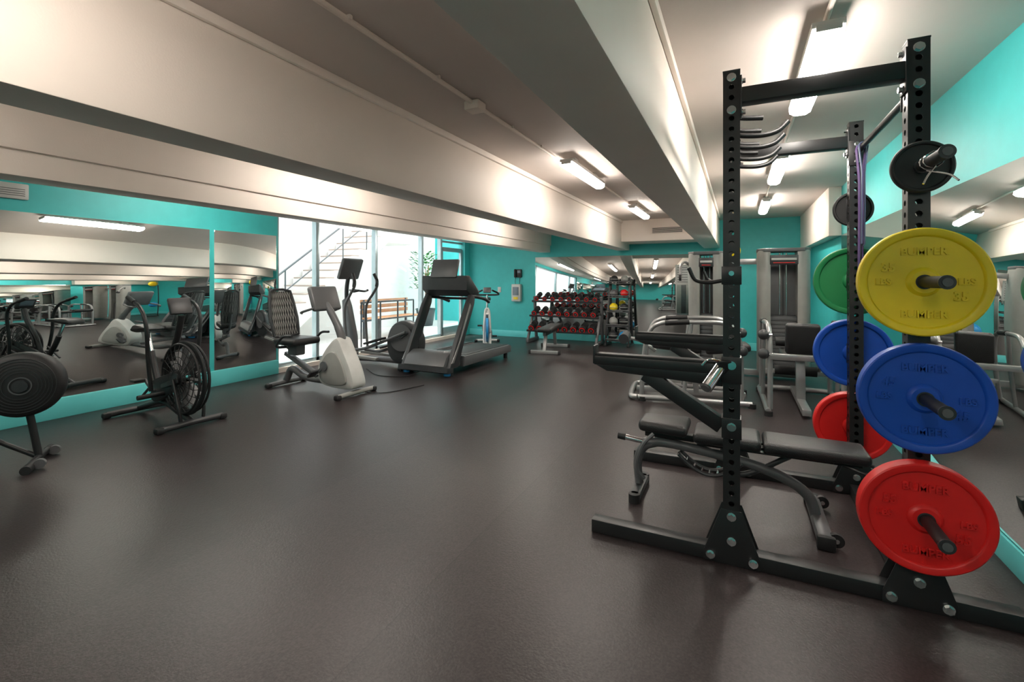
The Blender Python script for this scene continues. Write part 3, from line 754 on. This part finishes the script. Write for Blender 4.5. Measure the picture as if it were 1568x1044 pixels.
g.tube('back_post', 'midgrey', [(-.5, 0, .46), (-.66, 0, .56), (-.76, 0, .85)], .025)
for s in (-1, 1):
    g.tube('side_handles', 'darkgrey', [(-.50, s*.10, .52), (-.45, s*.27, .55), (-.30, s*.29, .68), (-.14, s*.28, .70)], .016)
    g.bar('crank', 'midgrey', (.26, s*.14, .34), (.26+s*.11, s*.15, .34+s*.09), .02, .035); g.box('pedals', 'darkgrey', (.26+s*.11, s*.21, .34+s*.09), (.11, .11, .03), rot=(0, -.8, 0), bev=.01)
g.cyl('crank_hub', 'midgrey', (.26, -.15, .34), (.26, .15, .34), .06)
g.tube('power_cord', 'rubber', [(.6, .1, .02), (.9, .25, .008), (1.05, .8, .008)], .006, seg=6)
g.done()

# elliptical (front toward the window)
g = G('elliptical_trainer', (-5.30, 6.02, 0), rz=pi+0.05)
foot_bar(g, .74, .6, 'midgrey'); foot_bar(g, -.62, .6, 'midgrey')
g.tube('base', 'midgrey', [(.74, 0, .06), (.3, 0, .09), (-.3, 0, .09), (-.62, 0, .06)], .045)
g.prism('drive_housing', 'darkgrey', [(-.80, .25), (-.82, .48), (-.70, .68), (-.50, .75), (-.30, .66), (-.20, .45), (-.22, .22), (-.35, .08), (-.65, .08)], -.09, .09, bev=.03, smooth=True)
for s in (-1, 1):
    g.rev('drive_discs', 'midgrey', [(0, .0), (.17, .0), (.21, .012), (.215, .03), (.0, .03)], (-.50, s*.10-(.0 if s > 0 else .03), .48), axis=(0, 1, 0))
    ph = (-.50-s*.14, .48+s*.10)
    g.bar('crank', 'midgrey', (-.50, s*.145, .48), (ph[0], s*.145, ph[1]), .02, .045)
    g.tube('pedal_arm', 'midgrey', [(ph[0], s*.20, ph[1]), (-.25, s*.20, .38+s*.05), (.15, s*.20, .24+s*.05), (.48, s*.20, .22+s*.02)], .024)
    g.box('foot_pedals', 'rubber', (-.05, s*.20, .36+s*.06), (.36, .15, .035), rot=(0, .28, 0), bev=.012)
    g.bar('ramp', 'grey', (.55, s*.20, .16), (-.10, s*.20, .13), .07, .04)
    g.tube('swing_arm', 'midgrey', [(.46, s*.24, .24), (.50, s*.25, .60), (.50, s*.26, .95), (.38, s*.28, 1.15), (.28, s*.28, 1.32), (.34, s*.26, 1.50)], .022)
    g.tube('swing_arm', 'rubber', [(.30, s*.28, 1.28), (.29, s*.28, 1.38), (.34, s*.26, 1.50)], .027)
    g.tube('fixed_handles', 'darkgrey', [(.58, s*.05, 1.22), (.44, s*.14, 1.20), (.34, s*.10, 1.22)], .018)
g.prism('mast_cover', 'midgrey', [(.48, .08), (.50, .45), (.62, .95), (.68, 1.1), (.76, 1.05), (.74, .6), (.80, .08)], -.06, .06, bev=.025)
g.tube('mast', 'darkgrey', [(.70, 0, 1.0), (.70, 0, 1.25), (.66, 0, 1.48)], .035)
g.box('console', 'midgrey', (.62, 0, 1.58), (.07, .48, .37), rot=(0, -.35, 0), bev=.03); g.box('console_screen', 'screen', (.582, 0, 1.60), (.01, .36, .24), rot=(0, -.35, 0), bev=.003)
g.box('console_back', 'grey', (.66, 0, 1.57), (.02, .36, .26), rot=(0, -.35, 0), bev=.008)
g.done()

# treadmill (front toward camera side)
g = G('treadmill', (-4.12, 6.62, 0), rz=-pi/2)
g.box('belt', 'rubber', (-.22, 0, .215), (1.56, .54, .02), bev=.008)
g.box('deck', 'darkgrey', (-.22, 0, .16), (1.6, .6, .09), bev=.01)
for s in (-1, 1):
    g.prism('side_rail', 'midgrey', [(-1.0, .10), (-1.02, .20), (-.95, .235), (.60, .255), (.60, .10)], s*.37-.07, s*.37+.07, bev=.02)
    g.box('side_rail_tread', 'rubber', (-.22, s*.36, .248), (1.45, .09, .008), rot=(0, -.012, 0))
    g.prism('upright', 'darkgrey', [(1.0, .12), (.76, .12), (.56, .55), (.30, 1.02), (.28, 1.12), (.38, 1.18), (.50, 1.02), (.80, .50)], s*.40-.035, s*.40+.035, bev=.015)
    g.tube('handrail', 'darkgrey', [(.36, s*.40, 1.14), (.15, s*.41, 1.12), (-.08, s*.41, 1.08), (-.24, s*.39, 1.03)], .026)
    g.prism('upright_trim', 'silver', [(.96, .2), (.90, .2), (.66, .58), (.42, 1.0), (.45, 1.04), (.74, .50)], s*.44-.006, s*.44+.006, bev=.003)
    for x in (-.92, .85): g.cyl('feet', 'rubber', (x, s*.36, 0), (x, s*.36, .11), .035)
    g.cyl('feet', 'blueacc', (.95, s*.36, .02), (.95, s*.36, .06), .05)
g.prism('motor_hood', 'midgrey', [(.54, .10), (.54, .27), (.66, .33), (.82, .35), (.97, .28), (1.04, .16), (1.0, .08)], -.36, .36, bev=.03, smooth=False)
g.prism('hood_bumper', 'darkgrey', [(.90, .06), (.90, .14), (1.06, .15), (1.07, .08), (1.03, .06)], -.44, .44, bev=.015)
g.prism('console', 'darkgrey', [(.12, 1.16), (.10, 1.21), (.40, 1.46), (.50, 1.46), (.50, 1.24), (.36, 1.14)], -.42, .42, bev=.03)
g.box('console_panel', 'screen', (.245, 0, 1.345), (.28, .6, .01), rot=(0, -.695, 0), bev=.002)
g.tube('cross_grip', 'darkgrey', [(.30, -.38, 1.12), (.14, -.2, 1.10), (.14, .2, 1.10), (.30, .38, 1.12)], .022)
g.box('monitor', 'midgrey', (.47, 0, 1.57), (.05, .48, .30), rot=(0, -.30, 0), bev=.02); g.box('monitor', 'screen', (.440, 0, 1.578), (.012, .40, .22), rot=(0, -.30, 0), bev=.002)
g.bar('monitor_bracket', 'midgrey', (.44, 0, 1.40), (.47, 0, 1.52), .12, .04)
g.tube('power_cord', 'rubber', [(1.0, -.1, .05), (1.2, -.2, .01), (1.3, -.6, .008), (1.0, -1.1, .008)], .006, seg=6)
g.done()

# spin bike
g = G('spin_bike', (-4.85, 8.85, 0), rz=-pi/2+.5)
foot_bar(g, .5, .52, 'offwhite'); foot_bar(g, -.5, .5, 'offwhite')
c = (.36, 0, .36)
g.rev('flywheel', 'blueacc', [(.03, -.02), (.20, -.012), (.22, -.025), (.245, -.025), (.245, .025), (.22, .025), (.20, .012), (.03, .02)], c, axis=(0, 1, 0))
for s in (-1, 1): g.tube('fork', 'offwhite', [(.50, s*.06, .05), (.36, s*.06, .36), (.22, s*.04, .72), (.20, 0, .80)], .026)
g.tube('frame', 'offwhite', [(.24, 0, .70), (.0, 0, .45), (-.10, 0, .28), (-.5, 0, .05)], .04)
g.tube('frame', 'offwhite', [(-.06, 0, .34), (-.20, 0, .60), (-.24, 0, .72)], .036); g.tube('frame', 'offwhite', [(-.10, 0, .28), (.2, 0, .12), (.5, 0, .05)], .035)
g.cyl('seat_post', 'chrome', (-.23, 0, .68), (-.28, 0, .95), .018); g.prism('saddle', 'leather', [(-.42, .96), (-.38, 1.01), (-.2, 1.0), (-.08, .97), (-.2, .94)], -.08, .08, bev=.025, smooth=True)
g.cyl('handle_post', 'chrome', (.20, 0, .76), (.18, 0, 1.08), .02)
g.tube('handlebar', 'rubber', [(.40, -.1, 1.18), (.30, -.22, 1.12), (.16, -.2, 1.08), (.16, .2, 1.08), (.30, .22, 1.12), (.40, .1, 1.18)], .018)
g.box('console', 'darkgrey', (.26, 0, 1.18), (.03, .16, .12), rot=(0, -.5, 0), bev=.01)
for s in (-1, 1):
    g.bar('crank', 'midgrey', (-.04, s*.09, .30), (-.04+s*.12, s*.1, .30-s*.1), .02, .03); g.box('pedals', 'rubber', (-.04+s*.12, s*.16, .30-s*.1), (.1, .1, .03))
g.prism('chain_guard', 'offwhite', [(-.14, .24), (-.13, .38), (0, .42), (.40, .44), (.46, .36), (.38, .28), (0, .2)], .04, .075, bev=.01, smooth=True)
g.done()

# flat bench
g = G('flat_weight_bench', (-3.35, 8.7, 0), rz=pi/2+.15)
pad(g, 'pad', -.58, .58, .27, .45, .08)
g.bar('spine', 'midgrey', (-.5, 0, .37), (.5, 0, .37), .06, .06)
for x in (-.45, .45):
    g.bar('leg', 'silver', (x*.85, 0, .36), (x*1.1, 0, .06), .06, .06); g.bar('foot', 'silver', (x*1.1, -.27, .04), (x*1.1, .27, .04), .06, .06)
    for s in (-1, 1): g.box('rubber_feet', 'rubber', (x*1.1, s*.28, .035), (.07, .04, .07))
g.done()

# dumbbell rack loaded with dumbbells
g = G('dumbbell_rack', (-3.45, 9.88, 0))
for s in (-1, 1):
    g.bar('upright', 'midgrey', (s*.78, .22, .05), (s*.78, .12, 1.02), .05, .08)
    g.bar('foot', 'midgrey', (s*.78, -.32, .04), (s*.78, .30, .04), .06, .07)
    g.bar('upright', 'midgrey', (s*.78, -.28, .06), (s*.78, .02, .62), .05, .05)
for tier, (y, z) in enumerate(((-.20, .30), (-.04, .62), (.10, .94))):
    for dy in (-.09, .09):
        g.box('shelf_rail', 'darkgrey', (0, y+dy, z-(.03 if dy < 0 else -.03)), (1.6, .04, .04), rot=(.35, 0, 0))
    n = 8
    for i in range(n):
        x = -.68+i*1.36/(n-1); r = .072-.009*tier
        for s in (-1, 1):
            p0 = Vector((x, y+s*.045, z+.075+s*.022)); p1 = Vector((x, y+s*.125, z+.075+s*.05))
            g.cyl('dumbbell_heads', 'rubber', p0, p1, r, seg=12)
            d = (p1-p0).normalized()
            g.rev('dumbbell_rings', 'red', [(r*.66, 0), (r*.88, 0), (r*.88, .004), (r*.66, .004)], p1, axis=d, seg=16, close=True)
            g.cyl('dumbbell_caps', 'midgrey', p1, p1+d*.004, r*.3, seg=12)
        g.cyl('dumbbell_handles', 'chrome', (x, y-.05, z+.053), (x, y+.05, z+.097), .015, seg=10)
g.done()

# medicine ball rack
g = G('medicine_ball_rack', (-2.27, 9.95, 0))
for s in (-1, 1):
    g.bar('upright', 'black', (s*.24, .14, .04), (s*.20, .10, 1.45), .05, .05); g.bar('upright', 'black', (s*.24, -.22, .04), (s*.20, .06, 1.40), .04, .04)
    g.bar('foot', 'black', (s*.24, -.28, .03), (s*.24, .22, .03), .05, .05)
cols = ['rubber', 'blueacc', 'grey', 'rubber', 'yellow', 'rubber', 'midgrey', 'red', 'rubber', 'grey']
k = 0
for j, z in enumerate((.12, .42, .72, 1.02, 1.32)):
    yy = -.10+j*.03
    g.box('shelf', 'darkgrey', (0, yy, z), (.46, .24, .02)); g.cyl('shelf_lip', 'midgrey', (-.23, yy-.13, z+.04), (.23, yy-.13, z+.04), .01)
    for s in (-1, 1):
        r = .095-.004*j
        g.ball('balls', cols[k], (s*.11, yy, z+.01+r), r)
        g.tube('ball_band', 'offwhite', [(s*.11+r*1.0*math.cos(a), yy+r*1.0*math.sin(a), z+.01+r) for a in [2*pi*i/20 for i in range(20)]], .004, seg=5, smooth=False, closed=True)
        k += 1
g.done()

# ---------------------------------------------------------------- light & camera
w = bpy.data.worlds.new('sky_world'); scene.world = w; w.use_nodes = True
bg = w.node_tree.nodes['Background']; bg.inputs['Color'].default_value = (0.97, 0.97, 1.0, 1); bg.inputs['Strength'].default_value = 3.6
sd = bpy.data.lights.new('sun', 'SUN'); sd.energy = 5; sd.angle = 0.02; sd.color = (1, 0.93, 0.84)
so = bpy.data.objects.new('sun', sd); scene.collection.objects.link(so)
so.rotation_euler = Vector((0.25, 0.15, -1)).to_track_quat('-Z', 'Y').to_euler()
so.location = (-8, 8, 8)

cam = bpy.data.cameras.new('camera'); cam.sensor_width = 36; cam.lens = 16.53; cam.shift_y = -0.06
cam.clip_start = 0.05
co = bpy.data.objects.new('camera', cam); scene.collection.objects.link(co)
co.location = (0, 0, 1.4); co.rotation_euler = (pi/2, 0, math.radians(25.7))
scene.camera = co
scene.view_settings.view_transform = 'Standard'
scene.view_settings.exposure = 0.0
